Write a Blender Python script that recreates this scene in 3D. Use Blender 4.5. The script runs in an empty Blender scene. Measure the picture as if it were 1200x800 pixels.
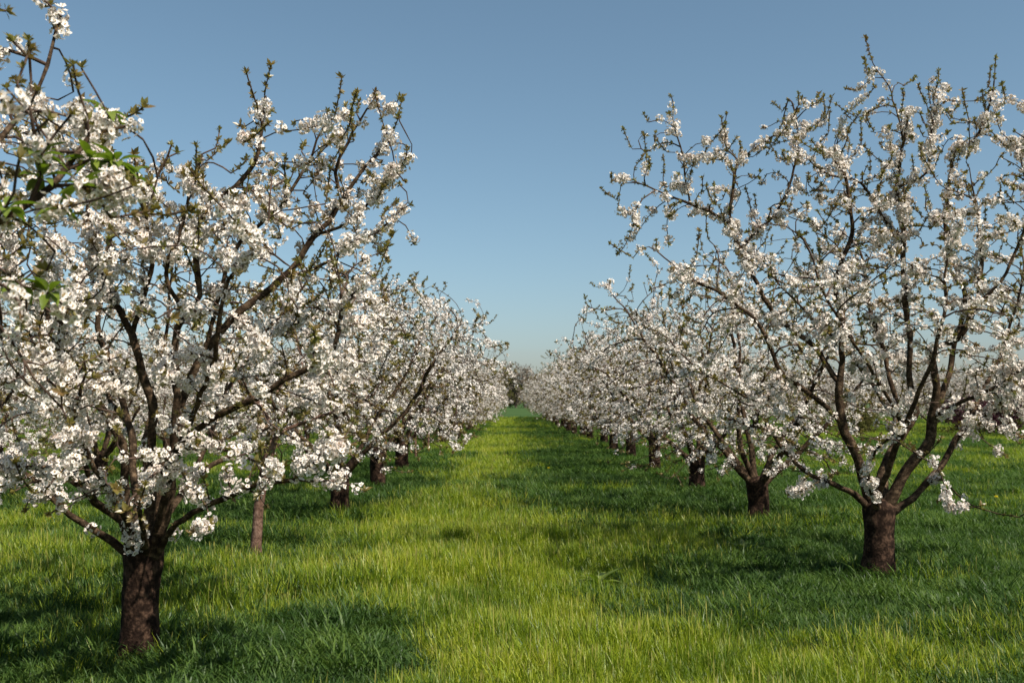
import bpy, math, random
import numpy as np
from mathutils import Vector, Matrix

random.seed(7)
RNG = np.random.default_rng(11)
scene = bpy.context.scene
COL = scene.collection

# ---------------------------------------------------------------- camera
F_PX = 1150.0                      # focal length in pixels of the 1200 px wide photograph
CAM_H = 1.6
PITCH = math.atan(70.0 / F_PX)
cam_data = bpy.data.cameras.new('camera')
cam_data.sensor_width = 36.0
cam_data.lens = 36.0 * F_PX / 1200.0
cam_data.clip_start = 0.05
cam_data.clip_end = 6000.0
cam_data.shift_x = 3.0 / 1200.0
cam_data.dof.use_dof = True
cam_data.dof.focus_distance = 7.2
cam_data.dof.aperture_fstop = 4.0
cam = bpy.data.objects.new('camera', cam_data)
cam.location = (0, 0, CAM_H)
cam.rotation_euler = (math.radians(90) + PITCH, 0, 0)
COL.objects.link(cam)
scene.camera = cam

# ---------------------------------------------------------------- sky and sun
SUN_DIR = Vector((0.62, -0.55, 1.0)).normalized()      # from the ground towards the sun
SUN_EL = math.asin(SUN_DIR.z)
world = bpy.data.worlds.new('World')
scene.world = world
world.use_nodes = True
wn = world.node_tree
wn.nodes.clear()
sky = wn.nodes.new('ShaderNodeTexSky')
sky.sky_type = 'NISHITA'
sky.sun_disc = False
sky.sun_elevation = SUN_EL
sky.sun_rotation = math.atan2(SUN_DIR.x, SUN_DIR.y)
sky.altitude = 100.0
sky.air_density = 1.0
sky.dust_density = 1.3
sky.ozone_density = 4.0
hs = wn.nodes.new('ShaderNodeHueSaturation')
hs.inputs['Hue'].default_value = 0.482
hs.inputs['Saturation'].default_value = 0.92
bg = wn.nodes.new('ShaderNodeBackground')
bg.inputs['Strength'].default_value = 0.076
wo = wn.nodes.new('ShaderNodeOutputWorld')
wn.links.new(sky.outputs[0], hs.inputs['Color'])
wn.links.new(hs.outputs[0], bg.inputs['Color'])
wn.links.new(bg.outputs[0], wo.inputs['Surface'])

sun_data = bpy.data.lights.new('sun', 'SUN')
sun_data.energy = 5.0
sun_data.angle = math.radians(0.5)
sun_data.color = (1.0, 0.93, 0.83)
sun = bpy.data.objects.new('sun', sun_data)
sun.rotation_euler = SUN_DIR.to_track_quat('Z', 'Y').to_euler()
sun.location = (20, -40, 45)
COL.objects.link(sun)

scene.view_settings.view_transform = 'Standard'
scene.view_settings.look = 'None'
scene.view_settings.exposure = 0.62
scene.view_settings.gamma = 1.0
scene.render.engine = 'CYCLES'
cy = scene.cycles
cy.max_bounces = 6
cy.diffuse_bounces = 3
cy.glossy_bounces = 2
cy.transmission_bounces = 3
cy.transparent_max_bounces = 4
cy.use_denoising = True

# ---------------------------------------------------------------- helpers
def tag(o, label=None, cat=None, group=None, kind=None):
    if label: o['label'] = label
    if cat: o['category'] = cat
    if group: o['group'] = group
    if kind: o['kind'] = kind
    return o

def empty(name, loc=(0, 0, 0), rz=0.0, scale=1.0):
    o = bpy.data.objects.new(name, None)
    o.empty_display_size = 0.2
    o.location = loc
    o.rotation_euler = (0, 0, rz)
    o.scale = (scale,) * 3
    COL.objects.link(o)
    return o

def obj(name, mesh, parent=None, kind=None):
    o = bpy.data.objects.new(name, mesh)
    COL.objects.link(o)
    if parent: o.parent = parent
    if kind: o['kind'] = kind
    return o

def copy_tree(o, parent=None):
    c = o.copy()
    COL.objects.link(c)
    c.parent = parent
    for ch in o.children:
        copy_tree(ch, c)
    return c

def mesh_arrays(name, verts, faces, mats, mat_idx=None, smooth=False, attr=None):
    """faces: list of (n,k) int arrays, mixed sizes allowed"""
    me = bpy.data.meshes.new(name)
    verts = np.asarray(verts, np.float32)
    faces = [np.asarray(f, np.int32) for f in faces if len(f)]
    me.vertices.add(len(verts))
    me.vertices.foreach_set('co', verts.ravel())
    nl = sum(f.size for f in faces)
    npoly = sum(len(f) for f in faces)
    me.loops.add(nl)
    me.polygons.add(npoly)
    me.loops.foreach_set('vertex_index', np.concatenate([f.ravel() for f in faces]))
    tot = np.concatenate([np.full(len(f), f.shape[1], np.int32) for f in faces])
    start = np.zeros(npoly, np.int32)
    start[1:] = np.cumsum(tot)[:-1]
    me.polygons.foreach_set('loop_start', start)
    for m in mats: me.materials.append(m)
    if mat_idx is not None:
        me.polygons.foreach_set('material_index', np.asarray(mat_idx, np.int32))
    me.polygons.foreach_set('use_smooth', np.full(npoly, bool(smooth)))
    if attr is not None:
        a = me.attributes.new('tint', 'FLOAT', 'POINT')
        a.data.foreach_set('value', np.asarray(attr, np.float32))
    me.update(calc_edges=True)
    return me

def vnoise(p, seed=0):
    """value noise in 0..1 for (n,d) points, d = 2 or 3"""
    p = np.asarray(p, np.float64)
    i = np.floor(p).astype(np.int64)
    f = p - i
    f = f * f * (3 - 2 * f)
    d = p.shape[1]
    primes = np.array([73856093, 19349663, 83492791], np.int64)[:d]
    out = np.zeros(len(p))
    for c in range(2 ** d):
        off = np.array([(c >> k) & 1 for k in range(d)], np.int64)
        h = ((i + off) * primes).sum(1) + seed * 1013904223
        h = (h ^ (h >> 13)) * 1274126177 & 0x7fffffff
        h = (h ^ (h >> 15)) * 668265263 & 0x7fffffff
        v = ((h ^ (h >> 12)) & 0xffff) / 65535.0
        w = np.prod(np.where(off, f, 1 - f), axis=1)
        out += v * w
    return out

def fbm(p, seed=0, oct=3):
    p = np.asarray(p, np.float64)
    s = 0; a = 1; t = 0
    for k in range(oct):
        s = s + a * vnoise(p * (2 ** k) + 17.3 * k, seed + k)
        t += a; a *= 0.5
    return s / t

def ground_z(x, y):
    x = np.atleast_1d(np.asarray(x, float)); y = np.atleast_1d(np.asarray(y, float))
    p = np.stack([x, y], 1)
    z = 0.09 * (fbm(p / 3.1, 5, 2) - 0.5) + 0.16 * (vnoise(p / 11.0, 9) - 0.5)
    fade = np.clip(1.0 - (np.abs(y) - 60) / 60.0, 0, 1)
    return z * fade

def gz(x, y):
    return float(ground_z(x, y)[0])

CP, SP = math.cos(PITCH), math.sin(PITCH)
def pix(px, py, Y):
    """the point at ground distance Y that stands at pixel (px, py) of the photograph"""
    u = (px - 597.0) / F_PX; v = (400.0 - py) / F_PX
    d = (u, CP - v * SP, SP + v * CP)
    t = Y / d[1]
    return np.array([d[0] * t, Y, CAM_H + d[2] * t])

def proj(W):
    W = np.asarray(W, float)
    y = W[:, 1]; z = W[:, 2] - CAM_H
    dep = np.maximum(y * CP + z * SP, .2)
    return 597.0 + F_PX * W[:, 0] / dep, 400.0 - F_PX * (z * CP - y * SP) / dep

def under(W, outline, margin=16):
    """points below a crown's own outline"""
    x, y = proj(W)
    o = np.array(outline, float)
    return (x > o[0, 0]) & (x < o[-1, 0]) & (y > np.interp(x, o[:, 0], o[:, 1]) + margin)

def unit(v):
    v = np.asarray(v, float)
    n = np.linalg.norm(v, axis=-1, keepdims=True)
    return v / np.maximum(n, 1e-9)

# ---------------------------------------------------------------- materials
def new_mat(name):
    m = bpy.data.materials.new(name)
    m.use_nodes = True
    nt = m.node_tree
    nt.nodes.clear()
    out = nt.nodes.new('ShaderNodeOutputMaterial')
    return m, nt, out

def N(nt, kind, **inp):
    n = nt.nodes.new(kind)
    for k, v in inp.items():
        k = k.replace('_', ' ')
        n.inputs[k].default_value = v
    return n

def ramp(nt, fac, stops):
    r = nt.nodes.new('ShaderNodeValToRGB')
    el = r.color_ramp.elements
    while len(el) > 1: el.remove(el[-1])
    el[0].position = stops[0][0]; el[0].color = (*stops[0][1], 1)
    for p, c in stops[1:]:
        e = el.new(p); e.color = (*c, 1)
    nt.links.new(fac, r.inputs[0])
    return r.outputs[0]

def leafy(name, stops, scale, translucency=0.3, trans_tint=(1, 1, 1), gloss=0.0, rough=0.5, use_tint=False, big=None):
    """thin plant tissue: diffuse + translucent, colour varied by place and by piece"""
    m, nt, out = new_mat(name)
    L = nt.links.new
    geo = N(nt, 'ShaderNodeNewGeometry')
    noi = N(nt, 'ShaderNodeTexNoise', Scale=scale, Detail=5.0 if use_tint else 2.0, Roughness=0.62)
    L(geo.outputs['Position'], noi.inputs['Vector'])
    fac = noi.outputs['Fac']
    if use_tint:
        at = N(nt, 'ShaderNodeAttribute'); at.attribute_name = 'tint'
        mx = N(nt, 'ShaderNodeMath'); mx.operation = 'MULTIPLY_ADD'
        L(at.outputs['Fac'], mx.inputs[0]); mx.inputs[1].default_value = 0.55
        sub = N(nt, 'ShaderNodeMath'); sub.operation = 'MULTIPLY_ADD'
        L(fac, sub.inputs[0]); sub.inputs[1].default_value = 1.45; sub.inputs[2].default_value = -0.50
        L(sub.outputs[0], mx.inputs[2])
        fac = mx.outputs[0]
    col = ramp(nt, fac, stops)
    dif = N(nt, 'ShaderNodeBsdfDiffuse'); L(col, dif.inputs['Color'])
    tr = N(nt, 'ShaderNodeBsdfTranslucent')
    mc = N(nt, 'ShaderNodeMix'); mc.data_type = 'RGBA'; mc.blend_type = 'MULTIPLY'
    mc.inputs[0].default_value = 1.0
    L(col, mc.inputs[6]); mc.inputs[7].default_value = (*trans_tint, 1)
    L(mc.outputs[2], tr.inputs['Color'])
    mix = N(nt, 'ShaderNodeMixShader', Fac=translucency)
    L(dif.outputs[0], mix.inputs[1]); L(tr.outputs[0], mix.inputs[2])
    last = mix.outputs[0]
    if gloss > 0:
        gl = N(nt, 'ShaderNodeBsdfGlossy', Roughness=rough)
        gl.inputs['Color'].default_value = (1, 1, 1, 1)
        m2 = N(nt, 'ShaderNodeMixShader', Fac=gloss)
        L(last, m2.inputs[1]); L(gl.outputs[0], m2.inputs[2])
        last = m2.outputs[0]
    L(last, out.inputs['Surface'])
    return m

def bark(name, dark, mid, light, band=True, scale=1.0):
    m, nt, out = new_mat(name)
    L = nt.links.new
    tc = N(nt, 'ShaderNodeTexCoord')
    mp = N(nt, 'ShaderNodeMapping'); mp.inputs['Scale'].default_value = (1, 1, 1.15 if band else 0.6)
    L(tc.outputs['Object'], mp.inputs['Vector'])
    n1 = N(nt, 'ShaderNodeTexNoise', Scale=14.0 * scale, Detail=6.0, Roughness=0.65)
    L(mp.outputs[0], n1.inputs['Vector'])
    n2 = N(nt, 'ShaderNodeTexNoise', Scale=55.0 * scale, Detail=4.0, Roughness=0.7)
    L(mp.outputs[0], n2.inputs['Vector'])
    ad = N(nt, 'ShaderNodeMath'); ad.operation = 'MULTIPLY_ADD'
    L(n2.outputs['Fac'], ad.inputs[0]); ad.inputs[1].default_value = 0.45
    sb = N(nt, 'ShaderNodeMath'); sb.operation = 'SUBTRACT'; sb.inputs[1].default_value = 0.22
    L(n1.outputs['Fac'], sb.inputs[0]); L(sb.outputs[0], ad.inputs[2])
    col = ramp(nt, ad.outputs[0], [(0.28, dark), (0.5, mid), (0.72, light)])
    bs = N(nt, 'ShaderNodeBsdfPrincipled', Roughness=0.85)
    bs.inputs['Specular IOR Level'].default_value = 0.06
    L(col, bs.inputs['Base Color'])
    bp = N(nt, 'ShaderNodeBump', Strength=0.9, Distance=0.012)
    L(ad.outputs[0], bp.inputs['Height'])
    L(bp.outputs[0], bs.inputs['Normal'])
    L(bs.outputs[0], out.inputs['Surface'])
    return m

M = {}
M['bark'] = bark('trunk_bark', (0.006, 0.0036, 0.0026), (0.019, 0.011, 0.0075), (0.095, 0.056, 0.036))
M['limb'] = bark('limb_bark', (0.012, 0.008, 0.005), (0.040, 0.026, 0.016), (0.16, 0.108, 0.066), scale=1.4)
M['twig'] = bark('twig_bark', (0.022, 0.015, 0.012), (0.058, 0.038, 0.029), (0.14, 0.095, 0.07), False, 1.0)
M['young_bark'] = bark('young_bark', (0.035, 0.019, 0.014), (0.11, 0.064, 0.045), (0.24, 0.155, 0.115))
M['petal'] = leafy('petal', [(0.25, (0.74, 0.63, 0.56)), (0.5, (0.79, 0.74, 0.68)), (0.8, (0.83, 0.80, 0.76))], 9.0, 0.28, (1, 0.97, 0.94))
M['calyx'] = leafy('calyx', [(0.3, (0.20, 0.14, 0.04)), (0.7, (0.36, 0.24, 0.10))], 40.0, 0.15)
M['leaf'] = leafy('young_leaf', [(0.25, (0.18, 0.095, 0.040)), (0.5, (0.185, 0.145, 0.036)), (0.8, (0.15, 0.165, 0.032))], 7.0, 0.35, (1, 1.1, 0.6), 0.05, 0.4)
M['bigleaf'] = leafy('broad_leaf', [(0.25, (0.09, 0.13, 0.018)), (0.6, (0.15, 0.20, 0.024)), (0.85, (0.21, 0.24, 0.035))], 14.0, 0.4, (1, 1.2, 0.4), 0.07, 0.35)
M['lane_grass'] = leafy('lane_grass', [(0.2, (0.085, 0.145, 0.010)), (0.45, (0.185, 0.255, 0.014)), (0.68, (0.295, 0.345, 0.020)), (0.94, (0.40, 0.39, 0.045))], 1.1, 0.46, (1.0, 1.1, 0.5), 0.02, 0.45, True)
M['lush_grass'] = leafy('lush_grass', [(0.2, (0.024, 0.055, 0.013)), (0.5, (0.050, 0.098, 0.022)), (0.8, (0.100, 0.160, 0.030))], 1.3, 0.36, (0.95, 1.1, 0.5), 0.010, 0.45, True)  # dark green of its own, darkened further to deepen the tree shadows
M['hay'] = leafy('dry_stalk', [(0.2, (0.20, 0.20, 0.045)), (0.8, (0.33, 0.31, 0.08))], 6.0, 0.2)
M['far_green'] = leafy('hedge_leaf', [(0.25, (0.08, 0.085, 0.025)), (0.5, (0.12, 0.12, 0.035)), (0.8, (0.17, 0.155, 0.055))], 0.5, 0.25)  # olive leaves, paled: distance haze is put into the colour
M['far_brown'] = leafy('hedge_twig', [(0.25, (0.14, 0.11, 0.085)), (0.8, (0.24, 0.20, 0.16))], 0.5, 0.1)  # brown twigs, lightened in colour in place of real haze
M['plum_leaf'] = leafy('plum_leaf', [(0.25, (0.035, 0.012, 0.018)), (0.8, (0.10, 0.040, 0.055))], 2.0, 0.2)
M['dandelion'] = leafy('dandelion_yellow', [(0.3, (0.78, 0.62, 0.03)), (0.7, (0.85, 0.72, 0.04))], 60.0, 0.1)
M['stem'] = leafy('flower_stem', [(0.3, (0.10, 0.13, 0.03)), (0.7, (0.16, 0.18, 0.05))], 30.0, 0.1)
M['post'] = bark('weathered_post', (0.38, 0.36, 0.32), (0.55, 0.53, 0.48), (0.70, 0.68, 0.63), False)

def ground_material(name, stops, scale):
    m, nt, out = new_mat(name)
    L = nt.links.new
    geo = N(nt, 'ShaderNodeNewGeometry')
    a = N(nt, 'ShaderNodeTexNoise', Scale=scale, Detail=8.0, Roughness=0.65)
    L(geo.outputs['Position'], a.inputs['Vector'])
    b = N(nt, 'ShaderNodeTexNoise', Scale=scale * 30, Detail=4.0, Roughness=0.7)
    L(geo.outputs['Position'], b.inputs['Vector'])
    ad = N(nt, 'ShaderNodeMath'); ad.operation = 'MULTIPLY_ADD'
    L(b.outputs['Fac'], ad.inputs[0]); ad.inputs[1].default_value = 0.5
    sb = N(nt, 'ShaderNodeMath'); sb.operation = 'SUBTRACT'; sb.inputs[1].default_value = 0.25
    L(a.outputs['Fac'], sb.inputs[0]); L(sb.outputs[0], ad.inputs[2])
    col = ramp(nt, ad.outputs[0], stops)
    bs = N(nt, 'ShaderNodeBsdfDiffuse'); L(col, bs.inputs['Color'])
    bp = N(nt, 'ShaderNodeBump', Strength=0.8, Distance=0.05)
    L(ad.outputs[0], bp.inputs['Height']); L(bp.outputs[0], bs.inputs['Normal'])
    L(bs.outputs[0], out.inputs['Surface'])
    return m
M['ground'] = ground_material('orchard_ground', [(0.3, (0.035, 0.055, 0.012)), (0.5, (0.07, 0.095, 0.016)), (0.7, (0.12, 0.135, 0.028))], 0.25)
M['field'] = ground_material('field_ground', [(0.3, (0.038, 0.072, 0.026)), (0.5, (0.046, 0.084, 0.031)), (0.7, (0.058, 0.094, 0.036))], 0.05)

# ---------------------------------------------------------------- ground and far field
def ground_sheet():
    ys = np.concatenate([np.linspace(-40, 0, 14), np.linspace(0.5, 40, 120), np.linspace(41.5, 96, 40),
                         np.array([110, 140, 200, 300, 500, 800, 1300, 2200, 3500.])])
    xs = np.concatenate([-np.array([2500, 1200, 600, 300, 150, 80, 50.]), np.linspace(-32, 32, 130),
                         np.array([50, 80, 150, 300, 600, 1200, 2500.])])
    X, Y = np.meshgrid(xs, ys)
    Z = ground_z(X.ravel(), Y.ravel())
    v = np.stack([X.ravel(), Y.ravel(), Z], 1)
    ny, nx = X.shape
    idx = np.arange(ny * nx).reshape(ny, nx)
    f = np.stack([idx[:-1, :-1], idx[:-1, 1:], idx[1:, 1:], idx[1:, :-1]], -1).reshape(-1, 4)
    o = obj('ground', mesh_arrays('ground', v, [f], [M['ground']], smooth=True), kind='structure')
    xs = np.linspace(-400, 400, 60); ys = np.linspace(100, 1200, 60)
    X, Y = np.meshgrid(xs, ys)
    edge = 96.5 + 1.6 * vnoise(np.stack([xs / 4.0, xs * 0], 1), 3)
    Y[0] = edge
    Z = ground_z(X.ravel(), Y.ravel()) + 0.06
    v = np.stack([X.ravel(), Y.ravel(), Z], 1)
    idx = np.arange(3600).reshape(60, 60)
    f = np.stack([idx[:-1, :-1], idx[:-1, 1:], idx[1:, 1:], idx[1:, :-1]], -1).reshape(-1, 4)
    obj('field', mesh_arrays('field', v, [f], [M['field']], smooth=True), kind='structure')
ground_sheet()

# ---------------------------------------------------------------- small templates
def frame_from(d, roll):
    d = unit(d)
    ref = np.where(np.abs(d[:, 2:3]) > 0.9, np.array([[1.0, 0, 0]]), np.array([[0, 0, 1.0]]))
    u = unit(np.cross(ref, d)); w = np.cross(d, u)
    c = np.cos(roll)[:, None]; s = np.sin(roll)[:, None]
    return np.stack([u * c + w * s, -u * s + w * c, d], -1)    # columns x, y, z=d

def stamp(templates, pick, pos, rot, scale):
    """many copies of small triangle templates in one array set"""
    V, Fc, Mi = [], [], []
    off = 0
    for t, (tv, tf, tm) in enumerate(templates):
        sel = np.nonzero(pick == t)[0]
        if not len(sel): continue
        v = np.einsum('nij,kj->nki', rot[sel], tv) * scale[sel][:, None, None] + pos[sel][:, None, :]
        n, k = len(sel), len(tv)
        f = tf[None] + (np.arange(n) * k)[:, None, None] + off
        V.append(v.reshape(-1, 3)); Fc.append(f.reshape(-1, 3)); Mi.append(np.tile(tm, n))
        off += n * k
    return np.concatenate(V), np.concatenate(Fc), np.concatenate(Mi)

def flower(detail, r):
    v = [[0, 0, 0.0]]; f = []; m = []
    L = 0.0138 * r.uniform(0.82, 1.1); W = 0.0072; cup = r.uniform(0.1, 0.75)
    if detail:
        for k in range(5):
            a = 2 * math.pi * k / 5 + r.uniform(-.12, .12)
            c, s = math.cos(a), math.sin(a)
            l = L * r.uniform(0.88, 1.08); z1 = cup * l * 0.35; z2 = cup * l * 0.75 + r.uniform(-.002, .002)
            b = len(v)
            for (x, y, z) in ((l * .55, -W, z1), (l, -W * .35, z2), (l, W * .35, z2), (l * .55, W, z1)):
                v.append([x * c - y * s, x * s + y * c, z])
            f += [[0, b, b + 3], [b, b + 1, b + 2], [b, b + 2, b + 3]]; m += [0, 0, 0]
        b = len(v); h = 0.0055
        for k in range(4):
            a = math.pi / 2 * k + .3
            v.append([0.0042 * math.cos(a), 0.0042 * math.sin(a), h])
        v.append([0, 0, -0.007])
        f += [[b, b + 1, b + 2], [b, b + 2, b + 3]]; m += [1, 1]
    else:
        b = len(v)
        for k in range(5):
            a = 2 * math.pi * k / 5
            v.append([L * math.cos(a), L * math.sin(a), cup * L * .6 + r.uniform(-.004, .004)])
        for k in range(5):
            f.append([0, b + k, b + (k + 1) % 5]); m.append(0)
    return np.array(v), np.array(f), np.array(m)

def cluster_template(detail, seed):
    r = random.Random(seed)
    rn = np.random.default_rng(seed)
    n = r.choice([13, 15, 17]) if detail else r.choice([12, 13])
    V, Fc, Mi = [], [], []; off = 0
    ga = math.pi * (3 - math.sqrt(5))
    for k in range(n):
        z = 1 - 1.75 * (k + .5) / n
        a = ga * k + r.uniform(-.4, .4)
        q = math.sqrt(max(0, 1 - z * z))
        d = unit(np.array([q * math.cos(a), q * math.sin(a), z]) + rn.normal(0, .18, 3))
        R = r.uniform(0.020, 0.042) if detail else r.uniform(0.022, 0.044)
        p = d * R
        fr = frame_from(unit(d + rn.normal(0, .3, 3))[None], np.array([r.uniform(0, 6)]))[0]
        fv, ff, fm = flower(detail, r)
        sc = 1.0 if detail else 0.95
        V.append(fv * sc @ fr.T + p); Fc.append(ff + off); Mi.append(fm); off += len(fv)
        if detail:          # flower stalk
            e = unit(np.cross(d, [0.3, 0.5, 0.8])) * 0.0012
            V.append(np.array([-e, e, p * .98])); Fc.append(np.array([[0, 1, 2]]) + off); Mi.append(np.array([1])); off += 3
    return np.concatenate(V), np.concatenate(Fc), np.concatenate(Mi)

CL_NEAR = [cluster_template(True, 100 + k) for k in range(7)]
CL_FAR = [cluster_template(False, 200 + k) for k in range(6)]

def leaf_blade(length, width, fold, droop, n=3):
    """one pointed leaf along +x, folded at its midrib, n segments"""
    v = []; f = []
    prof = [0.15, 0.85, 1.0, 0.6, 0.0] if n == 4 else [0.2, 1.0, 0.65, 0.0]
    n = len(prof) - 1
    for k in range(n + 1):
        t = k / n; w = width * prof[k] * .5; z = -droop * length * t * t
        x = length * t
        v += [[x, -w, z + fold * w], [x, 0, z], [x, w, z + fold * w]]
    for k in range(n):
        a = 3 * k
        f += [[a, a + 3, a + 4], [a, a + 4, a + 1], [a + 1, a + 4, a + 5], [a + 1, a + 5, a + 2]]
    return np.array(v), np.array(f)

def bud_template(seed, nl, length):
    """a tuft of small opening leaves round a bud, along +z"""
    r = random.Random(seed)
    V, Fc = [], []; off = 0
    for k in range(nl):
        a = 2 * math.pi * k / nl + r.uniform(-.4, .4); el = r.uniform(.35, 1.15)
        l = length * r.uniform(.6, 1.1); w = l * .19
        c, s = math.cos(a), math.sin(a); ce, se = math.cos(el), math.sin(el)
        pts = [(0, 0, 0), (l * .5 * ce, -w, l * .5 * se), (l * ce, 0, l * se - .15 * l), (l * .5 * ce, w, l * .5 * se)]
        V.append(np.array([[x * c - y * s, x * s + y * c, z] for x, y, z in pts]))
        Fc.append(np.array([[0, 1, 2], [0, 2, 3]]) + off); off += 4
    V = np.concatenate(V); Fc = np.concatenate(Fc)
    return V, Fc, np.zeros(len(Fc), int)
BUDS = [bud_template(300 + k, 6, 0.042) for k in range(4)] + [bud_template(310 + k, 6, 0.052) for k in range(3)]

# ---------------------------------------------------------------- tree growth
class Skeleton:
    def __init__(self):
        self.P = []; self.par = []; self.limb = []; self.spec = []; self.shoot = []
    def add(self, p, par, limb=-1, spec=0.0, shoot=0):
        self.P.append(np.asarray(p, float)); self.par.append(par); self.limb.append(limb)
        self.spec.append(spec); self.shoot.append(shoot)
        return len(self.P) - 1

def catmull(pts, step, rn, wob):
    pts = np.asarray(pts, float)
    q = np.vstack([2 * pts[0] - pts[1], pts, 2 * pts[-1] - pts[-2]])
    out = [pts[0]]
    for k in range(1, len(q) - 2):
        p0, p1, p2, p3 = q[k - 1], q[k], q[k + 1], q[k + 2]
        n = max(1, int(np.linalg.norm(p2 - p1) / step))
        for j in range(1, n + 1):
            t = j / n
            out.append(.5 * (2 * p1 + (p2 - p0) * t + (2 * p0 - 5 * p1 + 4 * p2 - p3) * t * t + (3 * p1 - p0 - 3 * p2 + p3) * t ** 3))
    out = np.array(out)
    w = rn.normal(0, wob, out.shape); w[0] = 0; w[-1] = 0
    w[1:-1] = (w[:-2] + w[1:-1] + w[2:]) / 1.8
    return out + w

def add_limb(sk, pts, r0, r1, limb_id, rn, join=None, step=0.075, wob=0.008):
    """limb along control points; join = node index it leaves from"""
    c = catmull(pts, step, rn, wob)
    n = len(c)
    prev = -1 if join is None else join
    ids = []
    for k, p in enumerate(c):
        if k == 0 and join is not None: continue
        t = k / (n - 1)
        r = r0 + (r1 - r0) * t ** 0.8
        if join is None: r *= 1 + 0.35 * math.exp(-t * n * .5)
        prev = sk.add(p, prev, limb_id, r)
        ids.append(prev)
    return ids

def nearest_node(sk, p, limb=None):
    P = np.array(sk.P); d = np.linalg.norm(P - p, axis=1)
    if limb is not None: d[np.array(sk.limb) != limb] = 9e9
    return int(np.argmin(d))

def colonize(sk, A, rn, step=0.085, d_inf=0.65, d_kill=0.16, iters=70, up=0.12, jit=0.13):
    A = np.asarray(A, float)
    P = np.array(sk.P)
    best = np.full(len(A), 9e9); who = np.zeros(len(A), int)
    lo = 0
    par = list(sk.par)
    P = list(sk.P)
    for it in range(iters):
        new = np.array(P[lo:])
        if len(new):
            for c in range(0, len(new), 400):
                D = np.linalg.norm(A[:, None] - new[None, c:c + 400], axis=2)
                j = D.argmin(1); dm = D[np.arange(len(A)), j]
                b = dm < best
                best[b] = dm[b]; who[b] = j[b] + lo + c
        lo = len(P)
        live = best > d_kill
        A = A[live]; best = best[live]; who = who[live]
        act = best < d_inf
        if not act.any(): break
        arr = np.array(P)
        w = who[act]
        dirs = unit(A[act] - arr[w])
        acc = np.zeros((len(P), 3)); np.add.at(acc, w, dirs)
        ids = np.unique(w)
        d = unit(acc[ids]) + rn.normal(0, jit, (len(ids), 3)); d[:, 2] += up
        pa = np.array([par[i] for i in ids])
        back = np.where((pa >= 0)[:, None], unit(arr[ids] - arr[np.maximum(pa, 0)]), 0)
        d = unit(d + 0.75 * back)
        np_ = arr[ids] + d * step
        for i, p in zip(ids, np_):
            P.append(p); par.append(int(i))
            sk.add(p, int(i))
    return sk

def add_shoots(sk, rn, count, lo=0.18, hi=0.42, zmin=0.0, step=0.045, zbias=1.0):
    P = np.array(sk.P); n = len(P)
    has = np.zeros(n, bool); has[[p for p in sk.par if p >= 0]] = True
    tips = np.nonzero(~has & (P[:, 2] > zmin))[0]
    w = np.exp(zbias * (P[tips, 2] - P[tips, 2].max()))
    w /= w.sum()
    pick = rn.choice(tips, size=min(count, len(tips)), replace=False, p=w)
    for t in pick:
        d = unit(P[t] - P[sk.par[t]])
        d = unit(d * .6 + np.array([0, 0, .55]) + rn.normal(0, .22, 3))
        L = rn.uniform(lo, hi); p = P[t]; prev = int(t)
        for k in range(max(2, int(L / step))):
            d = unit(d + rn.normal(0, .07, 3) + np.array([0, 0, .05]))
            p = p + d * step
            prev = sk.add(p, prev, -1, 0, 1)

def radii(sk, tip=0.0044, ex=2.25):
    n = len(sk.P)
    acc = np.zeros(n); r = np.zeros(n)
    par = np.array(sk.par)
    for i in range(n - 1, -1, -1):
        rr = acc[i] ** (1 / ex) if acc[i] > 0 else tip
        if sk.limb[i] >= 0: rr = max(min(rr, sk.spec[i] * 1.15), sk.spec[i] * .85)
        r[i] = rr
        if par[i] >= 0: acc[par[i]] += rr ** ex
    for i in range(n):
        if par[i] >= 0 and sk.limb[i] < 0: r[i] = min(r[i], r[par[i]] * .92 + .0004)
    return r

def tubes(P, par, r, sel, sides, maincont):
    """tubes over the segments sel (node -> parent)"""
    sel = np.asarray(sel)
    if not len(sel): return np.zeros((0, 3)), np.zeros((0, 4), int)
    d = unit(P - P[np.maximum(par, 0)])
    d[par < 0] = (0, 0, 1)
    nxt = d.copy()
    ref = np.array([0.52, 0.81, -0.27])
    u = unit(np.cross(d, ref)); w = np.cross(d, u)
    a = 2 * math.pi * np.arange(sides) / sides
    ca, sa = np.cos(a), np.sin(a)
    def ring(pos, rad, i):
        return pos[:, None] + rad[:, None, None] * (u[i][:, None] * ca[None, :, None] + w[i][:, None] * sa[None, :, None])
    insel = np.zeros(len(P), bool); insel[sel] = True
    top = ring(P[sel], r[sel], sel)
    slot = np.full(len(P), -1); slot[sel] = np.arange(len(sel))
    pa = par[sel]
    cont = maincont[sel] & insel[np.maximum(pa, 0)] & (pa >= 0)
    st = sel[~cont]
    base = ring(P[np.maximum(par[st], 0)], np.minimum(r[st] * 1.25, r[np.maximum(par[st], 0)]), st)
    V = np.concatenate([top.reshape(-1, 3), base.reshape(-1, 3)])
    lower = np.zeros(len(sel), int)
    lower[cont] = slot[pa[cont]] * sides
    lower[~cont] = len(sel) * sides + np.arange(len(st)) * sides
    upper = np.arange(len(sel)) * sides
    k = np.arange(sides); k2 = (k + 1) % sides
    Fq = np.stack([lower[:, None] + k, lower[:, None] + k2, upper[:, None] + k2, upper[:, None] + k], -1).reshape(-1, 4)
    return V, Fq

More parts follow.
